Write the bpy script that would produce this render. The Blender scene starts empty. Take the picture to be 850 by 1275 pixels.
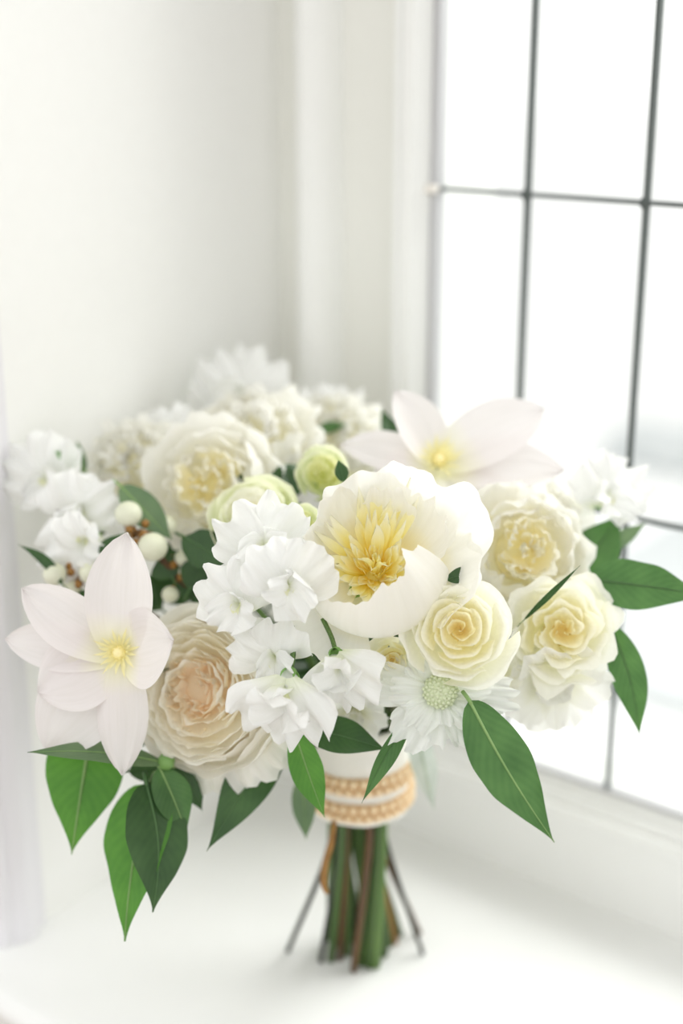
import bpy, math, random
import numpy as np
from mathutils import Vector, Matrix

# ------------------------------------------------------------------ camera, world, light, exposure
SC = bpy.context.scene
COL = SC.collection
FPX, CXP, CYP = 1740.0, 425.0, 637.5           # focal length and centre in pixels of the 850x1275 frame
PITCH = math.atan(572 / FPX)
CAM = np.array([0.694, -0.8016, 0.5874])       # room: X along the window wall, Y out through the glass, Z up, sill top = 0
FWD_H = np.array([-0.6157, 0.7880, 0.0])
RIGHT = np.array([0.7880, 0.6157, 0.0])
UPW = np.array([0, 0, 1.0])
FWD = FWD_H * math.cos(PITCH) - UPW * math.sin(PITCH)
UP = FWD_H * math.sin(PITCH) + UPW * math.cos(PITCH)
BACK = -FWD

cam = bpy.data.cameras.new('camera')
cam.sensor_fit = 'VERTICAL'; cam.sensor_height = 36; cam.sensor_width = 24
cam.lens = FPX / 1275 * 36
cam.clip_start = 0.02
cam.dof.use_dof = True; cam.dof.focus_distance = 0.757; cam.dof.aperture_fstop = 2.0
camo = bpy.data.objects.new('camera', cam); COL.objects.link(camo)
m = Matrix.Identity(4)
for i in range(3):
    m[i][0], m[i][1], m[i][2], m[i][3] = RIGHT[i], UP[i], BACK[i], CAM[i]
camo.matrix_world = m
SC.camera = camo

w = bpy.data.worlds.new('overcast_sky'); SC.world = w; w.use_nodes = True
bg = w.node_tree.nodes['Background']
bg.inputs[0].default_value = (1.0, 0.994, 0.975, 1); bg.inputs[1].default_value = 0.66

al = bpy.data.lights.new('window_daylight', 'AREA')
al.shape = 'RECTANGLE'; al.size = 2.2; al.size_y = 1.8; al.energy = 40; al.color = (1.0, 0.99, 0.97)
alo = bpy.data.objects.new('window_daylight', al); COL.objects.link(alo)
alo.location = (1.0, 1.7, 1.75)
alo.rotation_euler = (Vector((0.3, -0.25, 0.1)) - Vector(alo.location)).to_track_quat('-Z', 'Y').to_euler()

vs = SC.view_settings
vs.view_transform = 'Standard'; vs.look = 'None'; vs.gamma = 1; vs.use_curve_mapping = False
vs.exposure = 0.95
SC.cycles.max_bounces = 24; SC.cycles.diffuse_bounces = 12; SC.cycles.transmission_bounces = 16; SC.cycles.transparent_max_bounces = 16

# ------------------------------------------------------------------ helpers
RNG = random.Random(7)
def P(px, py, D):
    return CAM + D * (FWD + RIGHT * (px - CXP) / FPX - UP * (py - CYP) / FPX)
def sillpt(px, py, z=0.0):
    d = FWD + RIGHT * (px - CXP) / FPX - UP * (py - CYP) / FPX
    return CAM + d * ((z - CAM[2]) / d[2])
def lerp(a, b, t): return a + (b - a) * t

def mesh_from_grid(name, V, S, T, close=False):
    nu, nv = V.shape[:2]
    me = bpy.data.meshes.new(name)
    idx = np.arange(nu * nv).reshape(nu, nv)
    f = np.stack([idx[:-1, :-1], idx[:-1, 1:], idx[1:, 1:], idx[1:, :-1]], -1).reshape(-1, 4)
    if close:
        g = np.stack([idx[:-1, -1], idx[:-1, 0], idx[1:, 0], idx[1:, -1]], -1).reshape(-1, 4)
        f = np.concatenate([f, g])
    me.from_pydata(V.reshape(-1, 3).tolist(), [], f.tolist())
    uv = me.uv_layers.new(name='UVMap')
    st = np.stack([S.ravel() * 0.5 + 0.5, T.ravel()], -1)
    uv.data.foreach_set('uv', st[f.ravel()].ravel().astype(np.float32))
    me.polygons.foreach_set('use_smooth', [True] * len(me.polygons))
    me.update()
    return me

def mesh_raw(name, verts, faces, smooth=False):
    me = bpy.data.meshes.new(name)
    me.from_pydata([tuple(v) for v in verts], [], faces)
    if smooth: me.polygons.foreach_set('use_smooth', [True] * len(me.polygons))
    me.update()
    return me

def add(name, me, mat, parent=None, label=None, kind=None):
    o = bpy.data.objects.new(name, me); COL.objects.link(o)
    if me is not None and mat is not None and not me.materials: me.materials.append(mat)
    if parent is not None: o.parent = parent
    if label: o['label'] = label
    if kind: o['kind'] = kind
    return o

def tag(o, label, cat, group=None):
    o['label'] = label; o['category'] = cat
    if group: o['group'] = group
    return o

def box_mesh(name, x0, x1, y0, y1, z0, z1, bev=0.0):
    import bmesh
    bm = bmesh.new()
    bmesh.ops.create_cube(bm, size=1)
    for v in bm.verts:
        v.co = Vector((lerp(x0, x1, v.co.x + .5), lerp(y0, y1, v.co.y + .5), lerp(z0, z1, v.co.z + .5)))
    if bev: bmesh.ops.bevel(bm, geom=list(bm.edges), offset=bev, segments=3, profile=0.5, affect='EDGES')
    me = bpy.data.meshes.new(name); bm.to_mesh(me); bm.free()
    return me

def extrude_profile(name, prof, axis, a, b, smooth=False):
    """prof: list of 2D points; axis 'x' -> points are (y,z); axis 'z' -> points are (x,y)."""
    n = len(prof); vs_ = []
    for c in (a, b):
        for p in prof:
            vs_.append((c, p[0], p[1]) if axis == 'x' else (p[0], p[1], c))
    fs = [(i, (i + 1) % n, n + (i + 1) % n, n + i) for i in range(n)]
    fs += [tuple(range(n))[::-1], tuple(range(n, 2 * n))]
    return mesh_raw(name, vs_, fs)

def catmull(pts, n=6):
    pts = [np.array(p, float) for p in pts]
    if len(pts) < 3:
        return [lerp(pts[0], pts[1], i / n) for i in range(n + 1)]
    out = []; q = [2 * pts[0] - pts[1]] + pts + [2 * pts[-1] - pts[-2]]
    for i in range(1, len(q) - 2):
        a, b, c, d = q[i - 1:i + 3]
        for k in range(n):
            t = k / n
            out.append(0.5 * (2 * b + (c - a) * t + (2 * a - 5 * b + 4 * c - d) * t * t + (3 * b - a - 3 * c + d) * t ** 3))
    out.append(pts[-1])
    return out

def tube_mesh(name, pts, rad, sides=8, caps=True):
    pts = [np.array(p, float) for p in pts]; n = len(pts)
    rad = rad if hasattr(rad, '__len__') else [rad] * n
    if len(rad) != n: rad = list(np.interp(np.linspace(0, 1, n), np.linspace(0, 1, len(rad)), rad))
    V = np.zeros((n, sides, 3)); ref = np.array([0.31, 0.52, 0.79])
    for i in range(n):
        t = pts[min(i + 1, n - 1)] - pts[max(i - 1, 0)]; t /= (np.linalg.norm(t) + 1e-12)
        a = np.cross(t, ref); a /= (np.linalg.norm(a) + 1e-9); b = np.cross(t, a); ref = np.cross(a, t) * 0.3 + ref * 0.7
        for k in range(sides):
            an = 2 * math.pi * k / sides
            V[i, k] = pts[i] + rad[i] * (math.cos(an) * a + math.sin(an) * b)
    S = np.tile(np.linspace(-1, 1, sides), (n, 1)); T = np.tile(np.linspace(0, 1, n)[:, None], (1, sides))
    if caps:
        V = np.concatenate([np.repeat(pts[0][None, None], sides, 1), V, np.repeat(pts[-1][None, None], sides, 1)])
        S = np.concatenate([S[:1], S, S[-1:]]); T = np.concatenate([T[:1], T, T[-1:]])
    return mesh_from_grid(name, V, S, T, close=True)

def sphere_mesh(name, r, c=(0, 0, 0), nu=9, nv=12, squash=1.0):
    th = np.linspace(0, math.pi, nu)[:, None]; ph = np.linspace(0, 2 * math.pi, nv, endpoint=False)[None]
    V = np.stack([np.sin(th) * np.cos(ph) * r + c[0], np.sin(th) * np.sin(ph) * r + c[1], np.cos(th) * r * squash + c[2] + 0 * ph], -1)
    return mesh_from_grid(name, V, np.tile(np.linspace(-1, 1, nv), (nu, 1)), np.tile(np.linspace(0, 1, nu)[:, None], (1, nv)), close=True)

# ------------------------------------------------------------------ materials
def new_mat(name):
    mt = bpy.data.materials.new(name); mt.use_nodes = True
    nt = mt.node_tree; nt.nodes.clear()
    return mt, nt, nt.nodes.new, nt.links.new
def rgba(c): return (c[0], c[1], c[2], 1)

def paint_mat(name, col, rough=0.45, bump=0.03, scale=60, spec=0.4):
    mt, nt, N, L = new_mat(name)
    out = N('ShaderNodeOutputMaterial'); b = N('ShaderNodeBsdfPrincipled')
    tc = N('ShaderNodeTexCoord'); nz = N('ShaderNodeTexNoise'); nz.inputs['Scale'].default_value = scale; nz.inputs['Detail'].default_value = 4
    L(tc.outputs['Object'], nz.inputs['Vector'])
    mx = N('ShaderNodeMix'); mx.data_type = 'RGBA'
    mx.inputs[6].default_value = rgba([c * 0.97 for c in col]); mx.inputs[7].default_value = rgba(col)
    L(nz.outputs['Fac'], mx.inputs[0]); L(mx.outputs[2], b.inputs['Base Color'])
    bp = N('ShaderNodeBump'); bp.inputs['Strength'].default_value = bump; bp.inputs['Distance'].default_value = 0.002
    L(nz.outputs['Fac'], bp.inputs['Height']); L(bp.outputs[0], b.inputs['Normal'])
    b.inputs['Roughness'].default_value = rough; b.inputs['Specular IOR Level'].default_value = spec
    L(b.outputs[0], out.inputs[0])
    return mt

def petal_mat(name, base, tip, lo=0.0, hi=0.6, transl=0.35, rough=0.6, vein=0.25, mid=None):
    mt, nt, N, L = new_mat(name)
    out = N('ShaderNodeOutputMaterial'); b = N('ShaderNodeBsdfPrincipled'); tr = N('ShaderNodeBsdfTranslucent'); ms = N('ShaderNodeMixShader')
    uv = N('ShaderNodeUVMap'); sep = N('ShaderNodeSeparateXYZ'); L(uv.outputs[0], sep.inputs[0])
    rp = N('ShaderNodeValToRGB'); cr = rp.color_ramp
    cr.elements[0].position = lo; cr.elements[0].color = rgba(base)
    cr.elements[1].position = hi; cr.elements[1].color = rgba(tip)
    if mid:
        e = cr.elements.new(mid[0]); e.color = rgba(mid[1])
    L(sep.outputs[1], rp.inputs[0])
    mp = N('ShaderNodeMapping'); mp.inputs['Scale'].default_value = (26, 2.2, 1); L(uv.outputs[0], mp.inputs[0])
    nz = N('ShaderNodeTexNoise'); nz.inputs['Scale'].default_value = 1.0; nz.inputs['Detail'].default_value = 3; L(mp.outputs[0], nz.inputs['Vector'])
    mx = N('ShaderNodeMix'); mx.data_type = 'RGBA'; mx.blend_type = 'MULTIPLY'; mx.inputs[0].default_value = 0.5
    r2 = N('ShaderNodeValToRGB'); r2.color_ramp.elements[0].position = .3; r2.color_ramp.elements[0].color = (.93, .93, .91, 1); r2.color_ramp.elements[1].position = .65; r2.color_ramp.elements[1].color = (1, 1, 1, 1)
    L(nz.outputs['Fac'], r2.inputs[0]); L(rp.outputs[0], mx.inputs[6]); L(r2.outputs[0], mx.inputs[7])
    L(mx.outputs[2], b.inputs['Base Color']); L(mx.outputs[2], tr.inputs['Color'])
    bp = N('ShaderNodeBump'); bp.inputs['Strength'].default_value = vein; bp.inputs['Distance'].default_value = 0.0008
    L(nz.outputs['Fac'], bp.inputs['Height']); L(bp.outputs[0], b.inputs['Normal'])
    b.inputs['Roughness'].default_value = rough; b.inputs['Specular IOR Level'].default_value = 0.25
    ms.inputs[0].default_value = transl
    L(b.outputs[0], ms.inputs[1]); L(tr.outputs[0], ms.inputs[2]); L(ms.outputs[0], out.inputs[0])
    return mt

def leaf_mat(name, dark, light, transl=0.25, rough=0.38):
    mt, nt, N, L = new_mat(name)
    out = N('ShaderNodeOutputMaterial'); b = N('ShaderNodeBsdfPrincipled'); tr = N('ShaderNodeBsdfTranslucent'); ms = N('ShaderNodeMixShader')
    uv = N('ShaderNodeUVMap'); sep = N('ShaderNodeSeparateXYZ'); L(uv.outputs[0], sep.inputs[0])
    ab = N('ShaderNodeMath'); ab.operation = 'SUBTRACT'; ab.inputs[1].default_value = .5; L(sep.outputs[0], ab.inputs[0])
    a2 = N('ShaderNodeMath'); a2.operation = 'ABSOLUTE'; L(ab.outputs[0], a2.inputs[0])
    v = N('ShaderNodeMath'); v.operation = 'MULTIPLY_ADD'; v.inputs[1].default_value = -0.55; L(a2.outputs[0], v.inputs[0]); L(sep.outputs[1], v.inputs[2])
    mu = N('ShaderNodeMath'); mu.operation = 'MULTIPLY'; mu.inputs[1].default_value = 70; L(v.outputs[0], mu.inputs[0])
    sn = N('ShaderNodeMath'); sn.operation = 'SINE'; L(mu.outputs[0], sn.inputs[0])
    tc = N('ShaderNodeTexCoord'); nz = N('ShaderNodeTexNoise'); nz.inputs['Scale'].default_value = 45; nz.inputs['Detail'].default_value = 4; L(tc.outputs['Object'], nz.inputs['Vector'])
    ad = N('ShaderNodeMath'); ad.operation = 'MULTIPLY_ADD'; ad.inputs[1].default_value = 0.035; L(sn.outputs[0], ad.inputs[0]); L(nz.outputs['Fac'], ad.inputs[2])
    rp = N('ShaderNodeValToRGB'); rp.color_ramp.elements[0].position = .3; rp.color_ramp.elements[0].color = rgba(dark); rp.color_ramp.elements[1].position = .75; rp.color_ramp.elements[1].color = rgba(light)
    L(ad.outputs[0], rp.inputs[0]); L(rp.outputs[0], b.inputs['Base Color'])
    hs = N('ShaderNodeHueSaturation'); hs.inputs['Saturation'].default_value = 1.15; hs.inputs['Value'].default_value = 1.7; L(rp.outputs[0], hs.inputs['Color']); L(hs.outputs[0], tr.inputs['Color'])
    bp = N('ShaderNodeBump'); bp.inputs['Strength'].default_value = .2; bp.inputs['Distance'].default_value = .001; L(ad.outputs[0], bp.inputs['Height']); L(bp.outputs[0], b.inputs['Normal'])
    b.inputs['Roughness'].default_value = rough; b.inputs['Specular IOR Level'].default_value = .4
    ms.inputs[0].default_value = transl
    L(b.outputs[0], ms.inputs[1]); L(tr.outputs[0], ms.inputs[2]); L(ms.outputs[0], out.inputs[0])
    return mt

def stem_mat(name, a, c, rough=0.45):
    mt, nt, N, L = new_mat(name)
    out = N('ShaderNodeOutputMaterial'); b = N('ShaderNodeBsdfPrincipled')
    uv = N('ShaderNodeUVMap'); mp = N('ShaderNodeMapping'); mp.inputs['Scale'].default_value = (7, 9, 1); L(uv.outputs[0], mp.inputs[0])
    nz = N('ShaderNodeTexNoise'); nz.inputs['Scale'].default_value = 1; nz.inputs['Detail'].default_value = 4; L(mp.outputs[0], nz.inputs['Vector'])
    rp = N('ShaderNodeValToRGB'); rp.color_ramp.elements[0].position = .32; rp.color_ramp.elements[0].color = rgba(a); rp.color_ramp.elements[1].position = .68; rp.color_ramp.elements[1].color = rgba(c)
    L(nz.outputs['Fac'], rp.inputs[0]); L(rp.outputs[0], b.inputs['Base Color'])
    bp = N('ShaderNodeBump'); bp.inputs['Strength'].default_value = .3; bp.inputs['Distance'].default_value = .0006; L(nz.outputs['Fac'], bp.inputs['Height']); L(bp.outputs[0], b.inputs['Normal'])
    b.inputs['Roughness'].default_value = rough
    L(b.outputs[0], out.inputs[0])
    return mt

def glass_mat(name):
    mt, nt, N, L = new_mat(name)
    out = N('ShaderNodeOutputMaterial'); tp = N('ShaderNodeBsdfTransparent'); gl = N('ShaderNodeBsdfGlossy'); ms = N('ShaderNodeMixShader'); fr = N('ShaderNodeLayerWeight')
    tp.inputs[0].default_value = (.985, .995, .99, 1); gl.inputs['Roughness'].default_value = .02; fr.inputs['Blend'].default_value = .5; pw_ = N('ShaderNodeMath'); pw_.operation = 'POWER'; pw_.inputs[1].default_value = 5; mu_ = N('ShaderNodeMath'); mu_.operation = 'MULTIPLY_ADD'; mu_.inputs[1].default_value = .5; mu_.inputs[2].default_value = .02
    tc = N('ShaderNodeTexCoord'); nz = N('ShaderNodeTexNoise'); nz.inputs['Scale'].default_value = 9; L(tc.outputs['Object'], nz.inputs['Vector'])
    bp = N('ShaderNodeBump'); bp.inputs['Strength'].default_value = .05; L(nz.outputs['Fac'], bp.inputs['Height']); L(bp.outputs[0], gl.inputs['Normal'])
    L(fr.outputs['Facing'], pw_.inputs[0]); L(pw_.outputs[0], mu_.inputs[0]); L(mu_.outputs[0], ms.inputs[0]); L(tp.outputs[0], ms.inputs[1]); L(gl.outputs[0], ms.inputs[2]); L(ms.outputs[0], out.inputs[0])
    return mt

WHITE = paint_mat('white_satin_paint', (.86, .865, .845), .42)
WALLW = paint_mat('white_wall_paint', (.86, .86, .84), .6, .05, 90)
SILLW = paint_mat('white_sill_paint', (.87, .875, .865), .38, .02, 30)
CASW = paint_mat('cool_white_casing_paint', (.77, .76, .79), .45)
JAMB = paint_mat('offwhite_jamb_paint', (.80, .80, .755), .5)
LEAD = paint_mat('dark_lead', (.085, .10, .095), .5, .2, 300)
STEEL = paint_mat('grey_metal_frame', (.50, .50, .51), .45, .05, 200)
BRASS = paint_mat('pale_brass', (.80, .76, .70), .35, .05, 200)
GLASS = glass_mat('window_glass')
GROUND = paint_mat('pale_paving', (.86, .86, .86), .8, .1, 4)
CONC = paint_mat('pale_grey_render', (.56, .58, .59), .8, .1, 6)
OAK = stem_mat('brown_floorboard', (.22, .15, .10), (.34, .24, .16))

PE_OUT = petal_mat('peony_outer', (.98, .88, .42), (.96, .955, .925), .0, .55, .38)
PE_SHELL = petal_mat('peony_shell', (.95, .86, .45), (.965, .96, .935), .0, .42, .34)
PE_IN = petal_mat('peony_staminode', (1.0, .83, .06), (.98, .965, .82), .05, .90, .46, mid=(.46, (.99, .92, .42)))
PE_CARP = petal_mat('peony_carpel', (.98, .86, .16), (.98, .955, .64), .0, .9, .38)
DP_OUT = petal_mat('double_peony_outer', (.95, .92, .70), (.97, .965, .935), .0, .55, .42)
DP_IN = petal_mat('double_peony_inner', (.97, .89, .50), (.97, .955, .86), .05, .8, .42)
RO_OUT = petal_mat('cream_rose_outer', (.94, .93, .70), (.965, .96, .885), .0, .7, .40)
RO_MID = petal_mat('cream_rose_mid', (.965, .92, .60), (.965, .95, .82), .1, .95, .40)
RO_IN = petal_mat('cream_rose_heart', (.90, .74, .32), (.965, .935, .70), .1, .9, .38)
GR_OUT = petal_mat('garden_rose_outer', (.97, .94, .83), (.975, .965, .92), .0, .6, .44)
GR_MID = petal_mat('garden_rose_mid', (.98, .945, .82), (.98, .965, .91), .1, .9, .46)
GR_IN = petal_mat('garden_rose_heart', (.985, .82, .60), (.98, .94, .83), .1, 1.0, .44)
GN_OUT = petal_mat('green_rose_outer', (.74, .82, .42), (.94, .95, .78), .0, .8, .38)
GN_IN = petal_mat('green_rose_inner', (.80, .83, .36), (.94, .94, .66), .1, .9, .38)
CL_P = petal_mat('clematis_petal', (.92, .91, .72), (.885, .848, .845), .05, .34, .34)
CL_C = petal_mat('clematis_stamen', (.92, .90, .62), (.95, .88, .48), .0, 1.0, .3)
CL_Y = paint_mat('clematis_heart', (.93, .84, .46), .6)
SP_P = petal_mat('sweet_pea_petal', (.88, .91, .74), (.945, .948, .94), .0, .30, .36, vein=.6)
SP_K = petal_mat('sweet_pea_keel', (.80, .84, .45), (.90, .90, .70), .0, .9, .35)
SC_P = petal_mat('scabiosa_petal', (.86, .89, .78), (.94, .955, .93), .0, .5, .40, vein=.4)
SC_C = paint_mat('scabiosa_button', (.66, .72, .50), .6)
PALE = petal_mat('pale_underside_petal', (.92, .92, .76), (.955, .955, .92), .0, .6, .42)
CALYX = leaf_mat('calyx_green', (.13, .28, .07), (.26, .45, .14), .2)
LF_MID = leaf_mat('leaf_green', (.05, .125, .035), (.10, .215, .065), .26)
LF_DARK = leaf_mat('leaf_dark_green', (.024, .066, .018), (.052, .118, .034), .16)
LF_BRIGHT = leaf_mat('leaf_bright_green', (.065, .19, .03), (.115, .29, .05), .32)
LF_GREY = leaf_mat('leaf_greyish_green', (.10, .17, .085), (.17, .255, .13), .22)
LF_SILVER = leaf_mat('leaf_silver', (.42, .47, .43), (.60, .65, .61), .30)
RIB = leaf_mat('leaf_midrib', (.20, .34, .11), (.30, .45, .17), .1)
RIBD = leaf_mat('leaf_midrib_dark', (.06, .14, .045), (.09, .18, .06), .1)
ST_GREEN = stem_mat('stem_green', (.018, .055, .010), (.09, .165, .032))
ST_PALE = stem_mat('stem_pale_green', (.05, .12, .022), (.15, .25, .06))
ST_BROWN = stem_mat('stem_brown', (.035, .016, .007), (.17, .08, .02))
ST_AMBER = stem_mat('stem_amber', (.20, .085, .012), (.38, .19, .035))
ST_DARK = stem_mat('stem_dark', (.006, .010, .006), (.02, .026, .014))
BERRY = petal_mat('snowberry_skin', (.84, .86, .66), (.90, .90, .80), .0, 1.0, .2, rough=.35)
CLOTH = paint_mat('ivory_ribbon', (.88, .86, .80), .7, .5, 500)
LACE = paint_mat('champagne_trim', (.72, .50, .27), .6, .6, 700)
PEARL = paint_mat('champagne_pearl', (.86, .67, .43), .3, .02, 50)

# ------------------------------------------------------------------ setting
def struct(name, me, mat, label=None, cat=None, parent=None):
    o = add(name, me, mat, parent)
    if parent is None:
        o['kind'] = 'structure'
        if label: o['label'] = label
        if cat: o['category'] = cat
    return o

XR, ZT, YF = 1.30, 1.45, -0.29      # right side of the niche, its head, the room face of the wall
GY = 0.02                           # plane of the leaded glass
X0G, Z0G, PWX, PHZ = 0.136, 0.084, 0.086, 0.207
NX, NZ = 6, 5
X1G, Z1G = 0.123 + NX * PWX, Z0G + NZ * PHZ

# sill board with a rounded nose
prof = [(-0.335 + 0.012 * (1 - math.cos(a)) - 0.0, -0.012 + 0.012 * math.sin(a)) for a in np.linspace(-math.pi / 2, math.pi / 2, 9)]
prof = [(y, z) for y, z in prof] + [(0.03, 0.0), (0.03, -0.024)]
sill = struct('window_sill', extrude_profile('window_sill', prof, 'x', -0.16, XR + 0.16), SILLW, 'white painted deep window sill under the bouquet', 'window sill')
struct('wall_left', box_mesh('wall_left', -0.12, 0.0, YF + .03, 0.03, -0.03, ZT + .05), WALLW, 'plain white side wall of the window niche', 'wall')
# casing down the front edge of the side wall
cas = [(-0.13, YF), (-0.016, YF), (-0.016, YF - .006), (-0.012, YF - .009), (0.002, YF - .009), (0.006, YF - .006), (0.006, YF), (0.009, YF + .003), (0.0125, YF + .010), (0.011, YF + .018), (0.005, YF + .023), (0.0045, YF + .030), (-0.004, YF + .033), (-0.13, YF + .033)]
struct('trim_1', extrude_profile('trim_1', cas, 'z', -0.0, ZT), CASW, 'white moulded casing edge on the left side wall', 'casing')
struct('wall_window', box_mesh('wall_window', -0.12, XR, 0.0, 0.10, -0.03, 0.062), WHITE, 'white apron panel below the leaded window', 'wall')
# left jamb: recessed flat, then a round stop bead near the corner
struct('trim_2', box_mesh('trim_2', -0.02, 0.114, 0.012, 0.10, 0.062, ZT), JAMB, 'off white flat jamb between side wall and window', 'jamb')
bead = [(0.026 + 0.017 * (1 - math.cos(a)), 0.012 - 0.026 * math.sin(a)) for a in np.linspace(0, math.pi, 11)]
struct('trim_3', extrude_profile('trim_3', bead, 'z', 0.062, ZT), WHITE, 'slim rounded white stop bead beside the wall corner', 'moulding')
struct('wall_right', box_mesh('wall_right', XR, XR + .12, YF, 0.10, -0.03, ZT + .05), WALLW)
struct('wall_head', box_mesh('wall_head', -0.12, XR + .12, YF, 0.10, ZT, ZT + .10), WALLW)
struct('wall_front', box_mesh('wall_front', -1.6, -0.13, YF, YF + .2, -0.9, 2.4), WALLW)
struct('wall_below', box_mesh('wall_below', -0.13, XR + .13, YF, YF + .2, -0.9, -0.025), WALLW)
struct('wall_upper', box_mesh('wall_upper', -0.13, XR + .13, YF, YF + .2, ZT + .10, 2.4), WALLW)
struct('wall_front_right', box_mesh('wall_front_right', XR + .12, 3.0, YF, YF + .2, -0.9, 2.4), WALLW)
flo = struct('floor', box_mesh('floor', -1.6, 3.0, -3.0, YF + .2, -0.92, -0.9), OAK)

# leaded casement window
win = bpy.data.objects.new('window_1', None); COL.objects.link(win); win['kind'] = 'structure'
win['label'] = 'white framed leaded glass window bright with daylight'; win['category'] = 'window'
# moulded frame members
def jamb_prof(xa, xb):
    return [(xa, 0.10), (xa, 0.001), (xa + .003, -0.003), (lerp(xa, xb, .30), -0.003), (lerp(xa, xb, .34), 0.001), (lerp(xa, xb, .72), 0.002), (lerp(xa, xb, .78), 0.006), (xb - .002, 0.010), (xb, 0.014), (xb, 0.10)]
add('frame_jamb', extrude_profile('frame_jamb', jamb_prof(0.112, 0.134), 'z', 0.062, ZT), WHITE, win)
xr = X1G + .004
add('frame_jamb', extrude_profile('frame_jamb', [(2 * xr + .0 - a + .0, b) for a, b in jamb_prof(xr - .0, xr + .022)][::-1], 'z', 0.062, ZT), WHITE, win)
add('frame_jamb', box_mesh('frame_jamb', xr, XR, 0.0, .10, .062, ZT), WHITE, win)
rail = [(-0.003, 0.062), (-0.003, 0.066), (0.0, 0.069), (0.006, 0.069), (0.007, 0.074), (0.013, 0.0755), (0.014, 0.080), (0.0185, 0.083), (0.06, 0.083), (0.06, 0.062)]
add('frame_rail', extrude_profile('frame_rail', rail, 'x', 0.112, XR), WHITE, win)
add('frame_head', box_mesh('frame_head', 0.112, XR, 0.0, .06, Z1G, ZT), WHITE, win)
add('metal_edge', box_mesh('metal_edge', 0.1335, 0.1395, 0.0145, 0.026, Z0G - .001, Z1G, .001), STEEL, win)
add('metal_edge', box_mesh('metal_edge', 0.1335, X1G, 0.0165, 0.026, Z0G - .0015, Z0G + .0012, .0005), STEEL, win)
xs = [X0G] + [0.209 + PWX * i for i in range(NX)]
zs = [Z0G + PHZ * i for i in range(NZ + 1)]
for i in range(NX):
    for k in range(NZ):
        add('glass_pane', box_mesh('glass_pane', xs[i], xs[i + 1], GY - .0012, GY + .0012, zs[k], zs[k + 1]), GLASS, win)
for i in range(1, NX):
    add('lead_bar', box_mesh('lead_bar', xs[i] - .0015, xs[i] + .0015, GY - .003, GY + .003, Z0G, Z1G, .0008), LEAD, win)
for k in range(1, NZ):
    add('lead_bar', box_mesh('lead_bar', X0G, X1G, GY - .0032, GY + .0032, zs[k] - .0013, zs[k] + .0013, .0008), LEAD, win)
    for i in range(1, NX):
        c = (xs[i], GY - .003, zs[k]); r = .0052
        vv = [(c[0] + r, c[1], c[2]), (c[0], c[1], c[2] + r), (c[0] - r, c[1], c[2]), (c[0], c[1], c[2] - r), (c[0], c[1] - .003, c[2])]
        add('solder_joint', mesh_raw('solder_joint', vv, [(0, 1, 4), (1, 2, 4), (2, 3, 4), (3, 0, 4)], True), LEAD, win)
    add('bar_clip', box_mesh('bar_clip', 0.126, 0.140, 0.010, 0.019, zs[k] - .003, zs[k] + .003, .002), BRASS, win)

# outside: pale paved court and a low rendered wall
struct('ground_outside', box_mesh('ground_outside', -14, 16, 0.35, 30, -0.62, -0.6), GROUND)
struct('terrace_outside', box_mesh('terrace_outside', -0.75, 2.6, 1.46, 2.75, -0.6, -0.56, .01), CONC)
gw = add('garden_wall', box_mesh('garden_wall', -1.2, 5.0, 2.9, 3.15, -0.6, -0.5, .02), CONC)
tag(gw, 'low pale grey garden wall outside the window', 'wall'); gw['kind'] = 'structure'

# ------------------------------------------------------------------ petal geometry (sizes in "photo pixels", scaled per flower)
def smooth_noise(rng, n=3, amp=1.0):
    ph = [(rng.uniform(0, 6.28), rng.uniform(.6, 1.4), rng.uniform(.5, 1)) for _ in range(n)]
    return lambda x: amp * sum(a * np.sin((i + 1) * f * x + p) / (i + 1) for i, (p, f, a) in enumerate(ph))

def bez(p, t):
    q = [np.array(x, float) for x in p]
    if len(q) == 3:
        return sum(c * k for c, k in zip([(1 - t) ** 2, 2 * t * (1 - t), t ** 2], [q[0][0], q[1][0], q[2][0]])), sum(c * k for c, k in zip([(1 - t) ** 2, 2 * t * (1 - t), t ** 2], [q[0][1], q[1][1], q[2][1]]))
    w_ = [(1 - t) ** 3, 3 * t * (1 - t) ** 2, 3 * t * t * (1 - t), t ** 3]
    return sum(c * k[0] for c, k in zip(w_, q)), sum(c * k[1] for c, k in zip(w_, q))

def wrap_petal(u, phi, alpha, B, rng, e=.3, k=2.6, refl=0, ruff=0, nr=3, spiral=0, jag=0, notch=0, skew=0, nu=9, nv=11, wb=.4, off=(0, 0, 0)):
    """A petal that wraps round the flower's axis: (r,z) runs along the bezier B, phi/alpha in degrees."""
    t = (np.linspace(0, 1, nu) ** .9)[:, None]; s = np.linspace(-1, 1, nv)[None]
    nj = smooth_noise(rng, 4, 1.0); n2 = smooth_noise(rng, 3, 1.0)
    te = t * (1 - e * np.abs(s) ** k - notch * np.exp(-(s / .22) ** 2) + skew * s) + jag * nj(s * 7) * t ** 4
    r, z = bez(B, te)
    d = np.clip((te - .68) / .32, 0, 1.3) ** 2
    edge = np.maximum(t, .75 * np.abs(s)) ** 3 * np.ones_like(te)
    wv = ruff * edge * (np.sin(nr * math.pi * s + rng.uniform(0, 6)) + .5 * n2(s * 6))
    r = r + refl * d + wv; z = z - .55 * refl * d + wv * .35
    al_ = math.radians(alpha) * (wb + (1 - wb) * np.sin(np.clip(te * 1.5, 0, 1) * math.pi / 2))
    az = math.radians(phi) + s * al_
    r = r + spiral * s * t
    V = np.stack([r * np.cos(az), r * np.sin(az), z], -1) + np.array(off)
    return mesh_from_grid('petal', V * u, s + 0 * te, te + 0 * s)

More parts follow.
